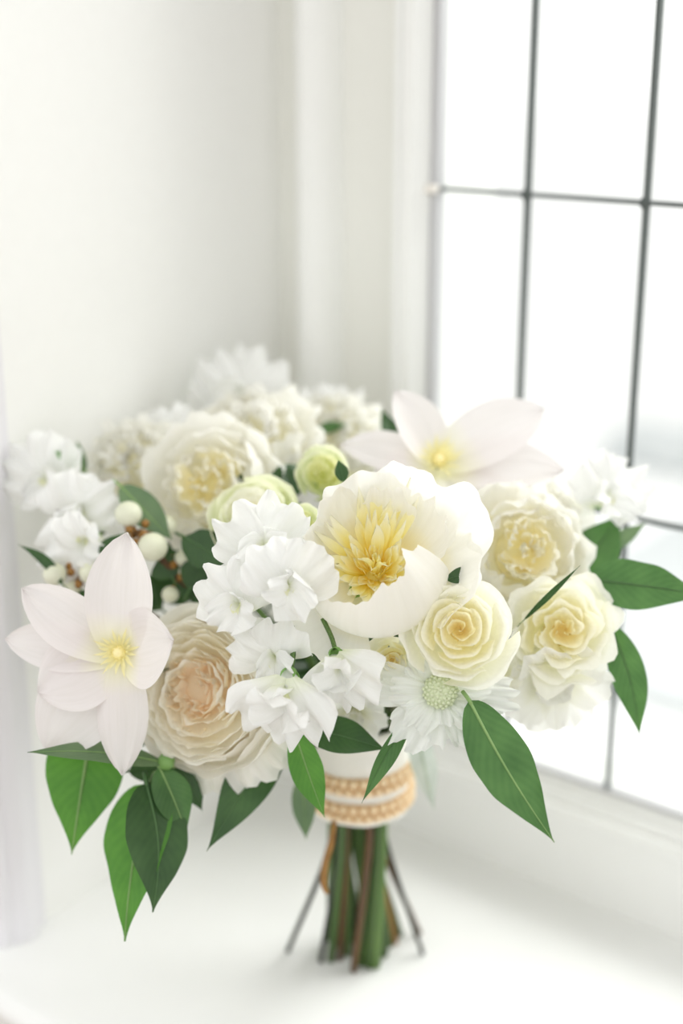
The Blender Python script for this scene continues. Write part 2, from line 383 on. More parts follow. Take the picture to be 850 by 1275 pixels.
def bend_petal(u, phi, L, W, th0, th1, rng, prof='fan', e=.3, k=2.4, cup=.0, ruff=0, nr=3, r0=0, z0=0, jag=0, notch=0, twist=0, ridge=0, b=.25, pw=1.0, nu=10, nv=9, side=0, off=(0, 0, 0), bendpow=1.0, crump=0, crease=0):
    """A petal that leaves the axis at phi and bends from th0 to th1 (degrees from the axis)."""
    M = 40
    tt = np.linspace(0, 1.25, M); th = np.radians(th0 + (th1 - th0) * tt ** bendpow)
    dr = np.sin(th); dz = np.cos(th)
    R_ = np.concatenate([[0], np.cumsum((dr[1:] + dr[:-1]) / 2 * np.diff(tt))]) * L
    Z_ = np.concatenate([[0], np.cumsum((dz[1:] + dz[:-1]) / 2 * np.diff(tt))]) * L
    t = np.linspace(0, 1, nu)[:, None]; s = np.linspace(-1, 1, nv)[None]
    nj = smooth_noise(rng, 4); n2 = smooth_noise(rng, 3); n3 = smooth_noise(rng, 2)
    if prof == 'fan':
        te = t * (1 - e * np.abs(s) ** k - notch * np.exp(-(s / .2) ** 2)) + jag * nj(s * 8) * t ** 4
        hw = W / 2 * (b + (1 - b) * np.sin(np.clip(t, 0, 1) * math.pi / 2) ** pw)
    elif prof == 'point':
        te = t + 0 * s
        hw = W / 2 * np.clip((b * (1 - t) + (1 - b) * np.sin(math.pi * np.clip(t, 0, 1) ** pw) ** .68) * 1.06, .004, None) * (1 - .0 * t)
        hw = np.where(t > .985, W * .004, hw)
    else:
        te = t * (1 - .15 * np.abs(s) ** 2) + jag * nj(s * 5) * t ** 4
        hw = W / 2 * (b + (1 - b) * np.sin(np.clip(t * 1.15, 0, 1) * math.pi / 2)) * np.sqrt(np.clip(1.12 - t ** 6, 0, 1))
    te = np.clip(te, 0, 1.25)
    r = np.interp(te, tt, R_); z = np.interp(te, tt, Z_); a = np.interp(te, tt, th)
    lat = s * hw
    nrm = cup * (np.abs(s) ** 2) * hw
    lat = lat * (1 - .25 * min(abs(cup), 1) * s ** 2)
    edge = np.maximum(t, .8 * np.abs(s)) ** 2.5
    nrm = nrm + ruff * edge * (np.sin(nr * math.pi * s + rng.uniform(0, 6)) + .5 * n2(s * 5 + 2 * t)) + ridge * np.cos(s * 3 * math.pi) * np.sin(math.pi * t) + .02 * L * n3(t * 3) + crease * (1 - np.abs(s)) ** 2 * np.sin(math.pi * np.clip(t, 0, 1) * .8)
    if crump:
        for q_ in range(3):
            nrm = nrm + crump / (1 + q_) * np.sin((4 + 3.5 * q_) * s + rng.uniform(0, 6)) * np.sin((4 + 3 * q_) * t + rng.uniform(0, 6)) * (.25 + t)
    tw = twist * t
    lat, nrm = lat * np.cos(tw) - nrm * np.sin(tw), lat * np.sin(tw) + nrm * np.cos(tw)
    rr = r0 + r - np.cos(a) * nrm; zz = z0 + z + np.sin(a) * nrm
    lat = lat + side * t ** 2
    c, sn = math.cos(math.radians(phi)), math.sin(math.radians(phi))
    V = np.stack([rr * c - lat * sn, rr * sn + lat * c, zz], -1) + np.array(off)
    return mesh_from_grid('petal', V * u, s + 0 * te, te + 0 * s)

# ------------------------------------------------------------------ bouquet skeleton: binding point, cut stems
FOOT = sillpt(447, 1192)
BZ = 0.139
BIND = np.array([FOOT[0] - .001, FOOT[1], BZ])
def root_at(name, px, py, D, face, label, cat, group=None, roll=0):
    """An Empty at the flower's heart: local Z is where the flower faces (right, up, towards the room), X is level."""
    z = RIGHT * face[0] + UP * face[1] + BACK * face[2]; z = z / np.linalg.norm(z)
    x = RIGHT - z * (RIGHT @ z); x /= np.linalg.norm(x); y = np.cross(z, x)
    ro = math.radians(roll); x, y = x * math.cos(ro) + y * math.sin(ro), y * math.cos(ro) - x * math.sin(ro)
    p = P(px, py, D)
    o = bpy.data.objects.new(name, None); COL.objects.link(o); o.empty_display_size = .01
    mm = Matrix.Identity(4)
    for i in range(3):
        mm[i][0], mm[i][1], mm[i][2], mm[i][3] = x[i], y[i], z[i], p[i]
    o.matrix_world = mm
    tag(o, label, cat, group)
    return o, D / FPX

STEMS = [  # where each cut stem meets the sill (photo pixels), radius in mm, colour
    (440, 1211, 2.5, ST_BROWN), (460, 1206, 3.6, ST_GREEN), (468, 1206, 3.4, ST_PALE), (449, 1203, 3.3, ST_GREEN), (412, 1198, 2.8, ST_GREEN),
    (423, 1196, 2.6, ST_BROWN), (478, 1192, 3.0, ST_GREEN), (432, 1190, 3.0, ST_PALE), (399, 1198, 2.0, ST_DARK), (455, 1186, 3.2, ST_PALE),
    (488, 1164, 2.8, ST_AMBER), (522, 1164, 2.0, ST_BROWN), (498, 1166, 2.6, ST_GREEN), (358, 1186, 1.9, ST_DARK), (526, 1189, 1.6, ST_DARK),
    (470, 1180, 3.0, ST_GREEN), (442, 1176, 3.0, ST_GREEN), (418, 1178, 2.6, ST_PALE), (484, 1180, 2.7, ST_GREEN), (428, 1168, 2.6, ST_BROWN),
    (462, 1168, 3.0, ST_GREEN), (475, 1165, 2.6, ST_PALE), (410, 1172, 2.3, ST_GREEN), (448, 1160, 2.6, ST_GREEN), (492, 1176, 2.2, ST_AMBER)]
_si = [0]; RESERVED = (0, 1, 5, 8, 10, 11, 13, 14)
FREE = [k for k in range(len(STEMS)) if k not in RESERVED]
def add_stem(root, start, k=None, lead=None):
    """The flower's stem, from its heart down through the binding to the sill."""
    if k is None:
        k = FREE[_si[0]]; _si[0] += 1
    px, py, r, mt = STEMS[k % len(STEMS)]
    f = sillpt(px, py); r *= .001; f = f + np.array([0, 0, r * .5])
    d = f - FOOT; d[2] = 0
    dl = np.linalg.norm(d)
    bo = d * min(1, .0185 / (dl + 1e-9)) * .98
    tw_ = .7; bo = np.array([bo[0] * math.cos(tw_) - bo[1] * math.sin(tw_), bo[0] * math.sin(tw_) + bo[1] * math.cos(tw_), 0])
    b0 = BIND + bo; b0[2] = BZ
    start = np.array(start)
    bt = b0 + np.array([0, 0, .040]) + (bo * .1)
    mid = lerp(start, bt, .6) + np.array([0, 0, -.012])
    pts = catmull([start, mid, bt, b0, b0 * np.array([1, 1, .62]) + .16 * (f - b0) * np.array([1, 1, 0]), f], 5)
    iv = root.matrix_world.inverted()
    loc = [np.array(iv @ Vector(p)) for p in pts]
    add('stem', tube_mesh('stem', loc, [r * .75, r, r, r, r * .95], 8), mt, root)

# ------------------------------------------------------------------ flower builders
def rose(px, py, D, face, R, label, mats, n=26, seed=1, roll=0, H=None, heart=.05, openness=1.0, ruff=.02, group=None, stem=True, cat='rose', name='rose', nu=9, nv=11, sepals=True, swirl=.05, depth=.9):
    rng = random.Random(seed); root, u = root_at(name, px, py, D, face, label, cat, group, roll)
    H = H or R * depth
    for i in range(n):
        q = (i + .5) / n
        rho = R * (heart + (1 - heart) * q ** .95) * rng.uniform(.95, 1.04)
        h = H * (.28 + .06 * q - .42 * q ** 2.2 * openness) + rng.uniform(-.02, .02) * R
        zb = lerp(h - R * .34, -H * .55, q ** 1.3)
        B = [(R * .03 if q < .3 else rho * .45, zb), (rho * (.9 + .3 * q), lerp(zb, h, .15 + .25 * q)), (rho * lerp(1.0, .92, q), h)]
        a = lerp(95, 50, q ** .7) * rng.uniform(.9, 1.1)
        mt = mats[2] if q < .2 else mats[1] if q < .6 else mats[0]
        me = wrap_petal(u, i * 137.5 + rng.uniform(-14, 14), a, B, rng, e=lerp(.10, .34, q), k=2.8, refl=R * lerp(.0, .17, q) * openness, ruff=R * ruff * (.4 + q), nr=rng.choice([2, 3]), spiral=R * swirl * (1 - .3 * q), jag=.018 * q, notch=-.05 * q if i % 3 else .0, nu=nu, nv=nv)
        add('petal', me, mt, root)
    add('heart', sphere_mesh('heart', R * .32 * u, (0, 0, (H * .28 - R * .62) * u), 9, 12), mats[2], root)
    if sepals:
        for k in range(5):
            add('sepal', bend_petal(u, k * 72 + 20, R * .55, R * .2, 60, 130, rng, 'point', cup=.3, r0=R * .05, z0=-H * .55, nu=7, nv=5), CALYX, root)
    if stem: add_stem(root, root.matrix_world @ Vector((0, 0, -H * .55 * u)))
    return root, u

def double_peony(px, py, D, face, R, label, seed, n=(8, 11, 16), mats=(DP_OUT, DP_OUT, DP_IN), cat='peony', name='peony', roll=0, ruff=.05, stem=True, group=None, open_=1.0):
    rng = random.Random(seed); root, u = root_at(name, px, py, D, face, label, cat, group, roll)
    for layer in range(3):
        for i in range(n[layer]):
            a0 = i * 360 / n[layer] + rng.uniform(-18, 18); J = lambda a, b_: R * rng.uniform(a, b_)
            if layer == 0:
                rho = J(.92, 1.08); h = J(-.10, .20); B = [(R * .12, -R * .55), (rho * 1.12, -R * .48), (rho, h)]; al_ = rng.uniform(40, 54); rf = J(.0, .12)
            elif layer == 1:
                rho = J(.56, .86); h = J(.20, .42); B = [(rho * .35, -R * .22), (rho * 1.25, -R * .16), (rho * .88, h)]; al_ = rng.uniform(36, 52); rf = J(-.10, .05)
            else:
                rho = J(.06, .50); h = J(.36, .52); B = [(rho * .4, h - R * .32), (rho * 1.25, h - R * .28), (rho, h)]; al_ = rng.uniform(30, 70); rf = J(-.05, .12)
            me = wrap_petal(u, a0, al_, B, rng, e=.25, k=3, refl=rf, ruff=R * ruff * rng.uniform(.6, 1.3), nr=rng.choice([2, 3, 4]), jag=.05, notch=rng.uniform(0, .10), spiral=R * .04 * rng.uniform(-1, 1), nu=9, nv=13)
            add('petal', me, mats[layer], root)
    add('heart', sphere_mesh('heart', R * .42 * u, (0, 0, -R * .22 * u), 9, 12), mats[2], root)
    if stem: add_stem(root, root.matrix_world @ Vector((0, 0, -R * .5 * u)))
    return root, u

def clematis(px, py, D, face, petals, label, seed, stem=True):
    rng = random.Random(seed); root, u = root_at('clematis', px, py, D, face, label, 'clematis')
    for (az, L_, W_, t0, t1, cup, side) in petals:
        add('petal', bend_petal(u, az, L_, W_ * 1.45, t0, t1, rng, 'point', cup=cup, ruff=L_ * .02, nr=2, ridge=L_ * .006, b=.40, pw=1.22, r0=4, nu=16, nv=13, side=side, twist=rng.uniform(-.15, .15)), CL_P, root)
    add('heart', sphere_mesh('heart', 9 * u, (0, 0, 10 * u), 8, 10, .9), CL_Y, root)
    for i in range(46):
        az = i * 137.5; q = i / 46
        me = bend_petal(u, az, lerp(16, 36, q), 4.0, lerp(8, 50, q), lerp(0, 70, q), rng, 'strap', b=.5, r0=4, z0=3, nu=6, nv=3)
        add('stamen', me, CL_C, root)
    if stem: add_stem(root, root.matrix_world @ Vector((0, 0, -4 * u)))
    return root, u

def sweet_pea(px, py, D, face, S, label, seed, roll=0, spread=1.0, droop=0, group='white sweet pea blossoms', calyx=True):
    """Standard petal behind, two wings in front, a small keel, green calyx and pedicel at the back."""
    rng = random.Random(seed); root, u = root_at('sweet_pea_blossom', px, py, D, face, label, 'sweet pea', group, roll)
    j = lambda a, b_: rng.uniform(a, b_)
    for sgn in (-1, 1):   # the standard: two broad ruffled lobes overlapping on the midline
        add('standard_petal', bend_petal(u, 90 + sgn * 34 + j(-6, 6), S * .62, S * .80 * spread, 24 + droop, 108 + droop + j(-16, 16), rng, 'fan', e=.42, k=2.3, cup=-.2, ruff=S * .085, nr=j(2.6, 4.2), jag=.05, b=.28, nu=18, nv=25, off=(0, -S * .05, -S * .02), crump=S * .022), SP_P, root)
    for sgn in (-1, 1):
        add('wing_petal', bend_petal(u, 270 + sgn * j(50, 84), S * j(.40, .50), S * j(.40, .52), 0, 92 + j(-25, 20), rng, 'fan', e=.40, k=2.2, cup=.3, ruff=S * .075, nr=j(2, 3.4), jag=.05, b=.3, nu=14, nv=17, z0=S * .03, side=-sgn * S * j(.02, .14), crump=S * .022, twist=sgn * j(-.2, .5)), SP_P, root)
    add('keel', bend_petal(u, 270, S * .22, S * .14, 5, 50, rng, 'fan', cup=.9, b=.6, z0=S * .02, nu=7, nv=7), SP_K, root)
    if calyx:
        for k in range(5):
            add('sepal', bend_petal(u, k * 72 + 18, S * .20, S * .11, 75, -12, rng, 'point', cup=.4, b=.9, z0=-S * .17, nu=7, nv=5), CALYX, root)
        add('pedicel', tube_mesh('pedicel', [np.array(p) * u * S for p in catmull([(0, 0, -.16), (0, -.06, -.30), (.02, -.20, -.45)], 4)], .016 * S * u * 1.6, 6), ST_PALE, root)
    return root, u

def leaf(a, b_, W, mat, label, D0, D1=None, bow=.0, fold=.18, face=(0, .25, 1), wave=.04, seed=1, parent=None, group='green foliage leaves', pw=.85, rib=True, ribmat=None, nu=36, sidebow=0.0, tipcurl=0.0, name='leaf', roll=0, petiole=14):
    """A leaf blade from base pixel a to tip pixel b_ at its own depths, width W pixels, with midrib and petiole."""
    rng = random.Random(seed); D1 = D1 or D0
    A = P(a[0], a[1], D0); T_ = P(b_[0], b_[1], D1); ax = T_ - A; L_ = np.linalg.norm(ax); ax /= L_
    n0 = RIGHT * face[0] + UP * face[1] + BACK * face[2]
    sd = np.cross(n0, ax); sd /= np.linalg.norm(sd); nn = np.cross(ax, sd)
    if roll:
        ro = math.radians(roll); sd, nn = sd * math.cos(ro) + nn * math.sin(ro), nn * math.cos(ro) - sd * math.sin(ro)
    hw = W / 2 * D0 / FPX; nv = 9
    t = np.linspace(0, 1, nu)[:, None]; s = np.linspace(-1, 1, nv)[None]
    pr = np.sin(math.pi * t ** pw) ** (.7 + .6 * t) * (1 - .1 * t); pr = np.clip(pr, .012, None)
    n1 = smooth_noise(rng, 3); n2 = smooth_noise(rng, 3)
    lat = s * hw * pr * (1 + .03 * n2(t * 7) * np.sign(s))
    cen_n = bow * L_ * np.sin(math.pi * t) - tipcurl * L_ * t ** 3
    cen_l = sidebow * L_ * np.sin(math.pi * t)
    h = np.abs(s) * hw * pr * fold + wave * hw * s ** 2 * n1(t * 8 + s * 1.5) - .10 * hw * pr * s ** 2 * (fold > 0)
    V = ax * (t * L_)[..., None] + sd * (lat + cen_l)[..., None] + nn * (h + cen_n)[..., None]
    if parent is None:
        root = bpy.data.objects.new(name, None); COL.objects.link(root); root.location = A; root.empty_display_size = .01
        tag(root, label, 'leaf', group); base = np.zeros(3)
    else:
        root = parent; base = A - np.array(parent.matrix_world.translation)
    bl = add('leaf' if parent else 'blade', mesh_from_grid('blade', V + base, s + 0 * t, t + 0 * s), mat, root)
    mid = ax * (t[:, 0] * L_)[:, None] + sd * cen_l[:, 0][:, None] + nn * (cen_n[:, 0])[:, None] + base
    rr = np.clip(hw * .055 * (1 - .8 * t[:, 0]), 1.2e-4, None)
    if rib:
        add('midrib', tube_mesh('midrib', list(mid + nn * .0001), list(rr), 6), ribmat or RIB, bl if parent else root)
    pl = petiole * D0 / FPX
    add('petiole', tube_mesh('petiole', [mid[1], mid[0], mid[0] - ax * pl * .5 - nn * pl * .15, mid[0] - ax * pl - nn * pl * .4], hw * .06 + 2e-4, 6), ribmat or RIB, bl if parent else root)
    return root

# ------------------------------------------------------------------ the big open peony
def big_peony():
    rng = random.Random(11)
    root, u = root_at('peony', 467, 704, .768, (-.03, .46, .89), 'large open white peony with a golden yellow heart, front centre', 'peony', 'white peonies')
    G = dict(nu=18, nv=41)
    def wp(phi, al_, B, mat=PE_OUT, **k):
        kk = dict(G); kk.update(k); add('petal', wrap_petal(u, phi, al_, B, rng, **kk), mat, root)
    wp(98, 40, [(8, -30), (92, -24), (86, 84)], e=.14, k=3, ruff=3, jag=.03, refl=2)
    wp(140, 38, [(8, -30), (92, -26), (84, 78)], e=.22, k=2.6, ruff=3, jag=.03, refl=-6)
    wp(52, 42, [(8, -30), (112, -24), (104, 78)], e=.2, k=3, ruff=3, jag=.03, refl=6)
    wp(18, 42, [(8, -32), (120, -36), (134, 58)], e=.24, k=2.4, ruff=4, jag=.03, refl=10)
    wp(-12, 36, [(8, -34), (120, -40), (126, 40)], e=.28, k=2.4, ruff=3, jag=.03, refl=4)
    wp(172, 34, [(8, -30), (84, -26), (80, 58)], e=.3, k=2.4, ruff=4, jag=.04, refl=3, nr=4)
    wp(75, 30, [(8, -28), (80, -18), (74, 70)], e=.25, k=2.4, ruff=3, jag=.05, nr=4)
    wp(32, 30, [(8, -28), (96, -20), (92, 62)], e=.25, k=2.4, ruff=3, jag=.05, nr=4)
    # the shell-shaped petal that closes the front of the cup
    wp(284, 70, [(8, -34), (112, -62), (108, 10), (56, 62)], PE_SHELL, e=.10, k=3.2, ruff=2.2, jag=.035, skew=.19, nr=3, nu=24, nv=61, refl=3, wb=.5)
    wp(206, 34, [(8, -32), (96, -40), (84, 26)], PE_SHELL, e=.22, k=2.6, ruff=3, jag=.04, refl=2)
    wp(226, 40, [(8, -36), (100, -70), (128, -22)], e=.3, k=2.4, ruff=3, jag=.03, refl=8)      # hanging guard petal
    wp(326, 30, [(8, -36), (86, -56), (96, 8)], e=.3, k=2.4, ruff=3, jag=.03, refl=0)
    # feathery inner petals
    for i in range(74):
        az = rng.uniform(0, 360); q = rng.random() ** .8
        back = .5 + .5 * math.sin(math.radians(az))
        L_ = lerp(48, 112, back) * rng.uniform(.6, 1.08) * lerp(.6, 1.0, q)
        th = lerp(12, 46, q) + (1 - back) * 18
        add('inner_petal', bend_petal(u, az, L_, rng.uniform(8, 19), th + 14, th - 10 + rng.uniform(-10, 12), rng, 'strap', jag=.035, ruff=.9, nr=1, cup=.3, b=.30, twist=rng.uniform(-.5, .5), r0=lerp(6, 17, q), z0=-24 + 3 * q, nu=11, nv=9, side=rng.uniform(-9, 9)), PE_IN, root)
    add('receptacle', sphere_mesh('receptacle', 17 * u, (0, 0, -32 * u), 9, 12), PE_CARP, root)
    for i in range(6):
        az = i * 60 + 15
        add('carpel', bend_petal(u, az, rng.uniform(44, 54), 11, 6, rng.choice([30, 55, -20]), rng, 'strap', cup=.9, b=.9, twist=rng.uniform(-1.2, 1.2), r0=5, z0=-18, nu=9, nv=6, ruff=1.0, bendpow=2.5), PE_CARP, root)
    for i in range(26):
        az = i * 137.5; 
        add('stamen', bend_petal(u, az, rng.uniform(26, 42), 4.0, rng.uniform(10, 34), rng.uniform(0, 40), rng, 'strap', b=.5, r0=rng.uniform(4, 14), z0=-18, nu=6, nv=4, cup=.5), PE_CARP, root)
    for k in range(4):
        add('sepal', bend_petal(u, k * 90 + 40, 46, 30, 70, 100, rng, 'point', cup=.4, z0=-40, nu=8, nv=7), CALYX, root)
    add_stem(root, root.matrix_world @ Vector((0, 0, -32 * u)), 1)
big_peony()

# ------------------------------------------------------------------ roses
CREAM = (RO_OUT, RO_MID, RO_IN)
rose(571, 784, .752, (-.06, .20, .97), 71, 'crisp cream rose with an amber heart at the lower right of the open peony', CREAM, n=19, seed=5, heart=.07, group='cream roses', nu=12, nv=17, ruff=.025, swirl=.07)
rose(701, 785, .795, (.0, .05, .98), 72, 'open wavy cream rose at the right edge above the drooping pale petals', CREAM, n=17, seed=18, ruff=.07, openness=1.25, group='cream roses', heart=.10, nu=11, nv=15, swirl=.10)
rose(378, 650, .80, (.05, .2, .97), 24, 'tiny greenish bud between the topmost front sweet pea and the open peony', (GN_OUT, GN_IN, GN_IN), n=12, seed=12, openness=.6, group='cream roses', stem=False)
rose(489, 822, .772, (.0, -.1, .98), 38, 'small cream rosebud tucked under the open peony', CREAM, n=16, seed=8, group='cream roses', openness=.7)
rose(402, 590, .845, (.05, .2, .97), 36, 'small greenish cream rose peeking out at the left above the open peony', (GN_OUT, GN_IN, GN_IN), n=20, seed=9, openness=.8, group='cream roses', depth=1.2)
rose(318, 642, .828, (-.05, .42, .88), 58, 'blurred pale green tinted rose behind the upper sweet pea blossoms', (GN_OUT, RO_OUT, RO_MID), n=26, seed=10, openness=.7, group='cream roses')

def garden_rose():
    rng = random.Random(21)
    R = 101
    root, u = root_at('garden_rose', 256, 860, .808, (-.34, .12, .93), 'full garden rose with a peach heart beside the left clematis', 'rose')
    for i in range(15):   # outer cup
        q = i / 15; rho = R * lerp(.86, 1.06, q) * rng.uniform(.97, 1.03); h = R * lerp(.30, .02, q)
        add('petal', wrap_petal(u, i * 137.5 + rng.uniform(-12, 12), lerp(62, 46, q), [(R * .1, -R * .75), (rho * 1.12, -R * .62), (rho * 1.0, h)], rng, e=.22, k=2.8, refl=R * lerp(-.06, .10, q), ruff=R * .02, jag=.02, nu=11, nv=17), GR_OUT, root)
    for i in range(30):   # packed middle
        q = (i / 30) ** .8; rho = R * lerp(.34, .86, q) * rng.uniform(.95, 1.05); h = R * lerp(.34, .30, q) + rng.uniform(-.04, .04) * R
        add('petal', wrap_petal(u, i * 137.5 + rng.uniform(-20, 20), lerp(58, 44, q), [(rho * .6, h - R * .34), (rho * 1.1, h - R * .26), (rho, h)], rng, e=.18, k=3, refl=R * .02, ruff=R * .025, jag=.03, spiral=R * .05, notch=rng.uniform(0, .08), nu=9, nv=13), GR_MID if q < .72 else GR_OUT, root)
    for i in range(22):   # quartered heart
        a = rng.uniform(0, 360); d = R * rng.uniform(.0, .34)
        off = (d * math.cos(math.radians(a)), d * math.sin(math.radians(a)), 0)
        rho = R * rng.uniform(.08, .22)
        add('petal', wrap_petal(u, a + rng.uniform(-60, 60), rng.uniform(50, 110), [(R * .03, R * .02), (rho * 1.2, R * .06), (rho, R * rng.uniform(.20, .32))], rng, e=.15, k=3, ruff=R * .03, jag=.05, off=off, nu=8, nv=9), GR_IN, root)
    add('heart', sphere_mesh('heart', R * .72 * u, (0, 0, -R * .34 * u), 12, 18, .62), GR_IN, root)
    for i, (az, t1) in enumerate(((280, 128), (304, 122), (324, 126), (258, 135))):    # reflexed guard petals below
        add('guard_petal', bend_petal(u, az, R * .72, R * .8, 80, t1, rng, 'fan', e=.3, cup=-.15, ruff=R * .05, jag=.04, b=.45, r0=R * .62, z0=-R * .22, nu=11, nv=13), GR_OUT, root)
    add_stem(root, root.matrix_world @ Vector((0, 0, -R * .7 * u)))
garden_rose()

# ------------------------------------------------------------------ other peonies and ruffled blooms
double_peony(652, 688, .832, (.12, .12, .97), 84, 'creamy double peony right of the open peony', 31, group='white peonies')
double_peony(265, 606, .868, (-.12, .25, .95), 84, 'soft blurred double peony with a pale yellow heart at the upper left', 32, group='white peonies')
double_peony(318, 545, .905, (.0, .45, .88), 74, 'frilled white bloom behind the upper left peony', 33, mats=(DP_OUT, DP_OUT, DP_OUT), n=(8, 11, 16), ruff=.09, group='frilled white blooms', cat='carnation', name='carnation')
double_peony(420, 545, .945, (.1, .4, .9), 62, 'frilled white bloom at the back left of the rear clematis', 34, mats=(DP_OUT, DP_OUT, DP_OUT), n=(8, 11, 16), ruff=.10, group='frilled white blooms', cat='carnation', name='carnation')
double_peony(165, 578, .905, (-.2, .35, .9), 62, 'blurred frilled white bloom at the far left above the berries', 35, mats=(DP_OUT, DP_OUT, DP_OUT), n=(8, 11, 16), ruff=.10, group='frilled white blooms', cat='carnation', name='carnation')
double_peony(690, 645, .868, (.3, .35, .9), 46, 'soft white frilled bloom behind the right double peony', 36, mats=(DP_OUT, DP_OUT, DP_OUT), n=(8, 11, 16), ruff=.10, group='frilled white blooms', cat='carnation', name='carnation')

# ------------------------------------------------------------------ clematis
clematis(150, 812, .788, (-.10, .05, .99), [
    (83, 152, 76, 62, 84, .28, 0), (149, 142, 64, 78, 88, .25, -6), (174, 146, 56, 92, 92, .2, 0), (206, 112, 84, 84, 96, .2, 0),
    (231, 156, 92, 92, 102, .15, 0), (273, 148, 58, 72, 92, -.25, 0), (8, 96, 86, 50, 58, .2, 6)],
    'blush white star clematis with broad pointed petals at the left', 41)
clematis(545, 578, .872, (.10, .50, .86), [
    (130, 104, 58, 46, 72, .3, 0), (176, 122, 52, 78, 84, .2, 0), (205, 90, 56, 84, 92, .2, 0), (28, 150, 72, 70, 84, .25, 0), (-4, 152, 66, 80, 88, .2, 0), (-42, 118, 66, 86, 94, .2, 0)],
    'pale white star clematis behind the open peony by the window', 42)

# ------------------------------------------------------------------ sweet peas
SPG = 'white sweet pea blossoms'
sweet_pea(332, 686, .775, (-.15, .45, .88), 133, 'ruffled white sweet pea topmost of the front cluster left of the open peony', 51, roll=8)
sweet_pea(358, 730, .752, (.12, .10, .99), 133, 'crisp white sweet pea overlapping the left edge of the open peony', 52, roll=-6)
sweet_pea(302, 752, .762, (-.35, .0, .93), 123, 'white sweet pea above the peach garden rose', 53, roll=14)
sweet_pea(345, 815, .766, (-.2, -.35, .92), 118, 'shaded white sweet pea in the middle of the front cluster', 54, roll=20, droop=10)
sweet_pea(358, 852, .748, (-.15, -.75, .65), 151, 'lowest white sweet pea hanging with its green calyx in view', 55, roll=186, droop=-10)
sweet_pea(420, 822, .756, (.15, -.6, .75), 122, 'white sweet pea drooping under the open peony left of the rosebud', 56, roll=200, droop=-10)
sweet_pea(302, 506, .985, (.0, .3, .95), 142, 'highest blurred white sweet pea at the top of the bouquet', 57, roll=0)
sweet_pea(66, 600, .885, (-.3, .2, .93), 123, 'leftmost blurred white sweet pea against the white side wall', 58, roll=20)
sweet_pea(102, 640, .865, (-.2, .0, .98), 118, 'blurred white sweet pea just below the leftmost one', 59, roll=-20)
sweet_pea(112, 672, .846, (-.3, -.15, .94), 123, 'blurred white sweet pea above the left clematis', 60, roll=160)
sweet_pea(748, 622, .872, (.35, .2, .9), 120, 'rightmost soft white sweet pea against the bright window', 61, roll=-10)
sweet_pea(408, 535, .975, (.1, .5, .86), 108, 'faint white sweet pea behind the greenish rose at the back', 62, roll=-14)
sweet_pea(215, 560, .935, (-.3, .4, .86), 108, 'faint white sweet pea at the back left of the frilled blooms', 63, roll=24)

# ------------------------------------------------------------------ scabiosa, pale drooping blooms
def scabiosa():
    rng = random.Random(71)
    root, u = root_at('scabiosa', 548, 862, .764, (-.05, .25, .96), 'frilly white scabiosa with a pale green button under the crisp cream rose', 'scabiosa')
    for ring, (n, L_, th) in enumerate(((8, 92, 84), (7, 60, 62))):
        for i in range(n):
            az = i * 360 / n + rng.uniform(-10, 10) + ring * 20
            flat = .62 + .38 * abs(math.cos(math.radians(az)))
            add('petal', bend_petal(u, az, L_ * flat * rng.uniform(.9, 1.1), (66, 48)[ring] * rng.uniform(.85, 1.1), th, th + 30, rng, 'fan', e=.35, cup=-.1, ruff=7, nr=4, jag=.08, notch=.12, b=.28, r0=8, nu=14, nv=21, crump=2.0), SC_P, root)
    dome = add('button', sphere_mesh('button', 21 * u, (0, 0, 6 * u), 10, 16, .7), SC_C, root)
    for i in range(60):
        z = 1 - i / 60 * .85; r = math.sqrt(1 - z * z); a = math.radians(i * 137.5)
        add('floret', sphere_mesh('floret', 2.9 * u, (21 * r * math.cos(a) * u, 21 * r * math.sin(a) * u, (6 + 14.7 * z) * u), 5, 6), SC_C, root)
    add_stem(root, root.matrix_world @ Vector((0, 0, -6 * u)))
scabiosa()

def hanging_bloom(px, py, D, face, R, label, seed, mat, n=7, group=None, half=False):
    rng = random.Random(seed); root, u = root_at('drooping_bloom', px, py, D, face, label, 'flower', group)
    for i in range(n):
        az = i * 360 / n + rng.uniform(-12, 12)
        add('petal', bend_petal(u, az, R * rng.uniform(.85, 1.1), R * rng.uniform(.8, 1.0), 40, 82 + rng.uniform(-12, 12), rng, 'fan', e=.32, cup=.3, ruff=R * .05, jag=.04, b=.3, r0=R * .05, nu=10, nv=12), mat, root)
    for i in range(5):
        add('inner_petal', bend_petal(u, i * 72 + 30, R * .6, R * .5, 15, 40, rng, 'fan', cup=.4, ruff=R * .05, b=.4, nu=8, nv=8), mat, root)
    add('calyx', sphere_mesh('calyx', R * .13 * u, (0, 0, -R * .06 * u), 7, 8), CALYX, root)
    return root
hanging_bloom(682, 832, .825, (.1, -.55, .8), 84, 'pale drooping bloom under the wavy cream rose', 81, PALE, group='pale drooping blooms')
hanging_bloom(440, 880, .815, (.0, -.6, .8), 48, 'greyish white bloom in the shade above the ribbon', 82, PALE, group='pale drooping blooms')
hanging_bloom(612, 832, .81, (.0, -.4, .9), 42, 'pale cream bloom half hidden behind the scabiosa', 83, RO_OUT, group='pale drooping blooms')

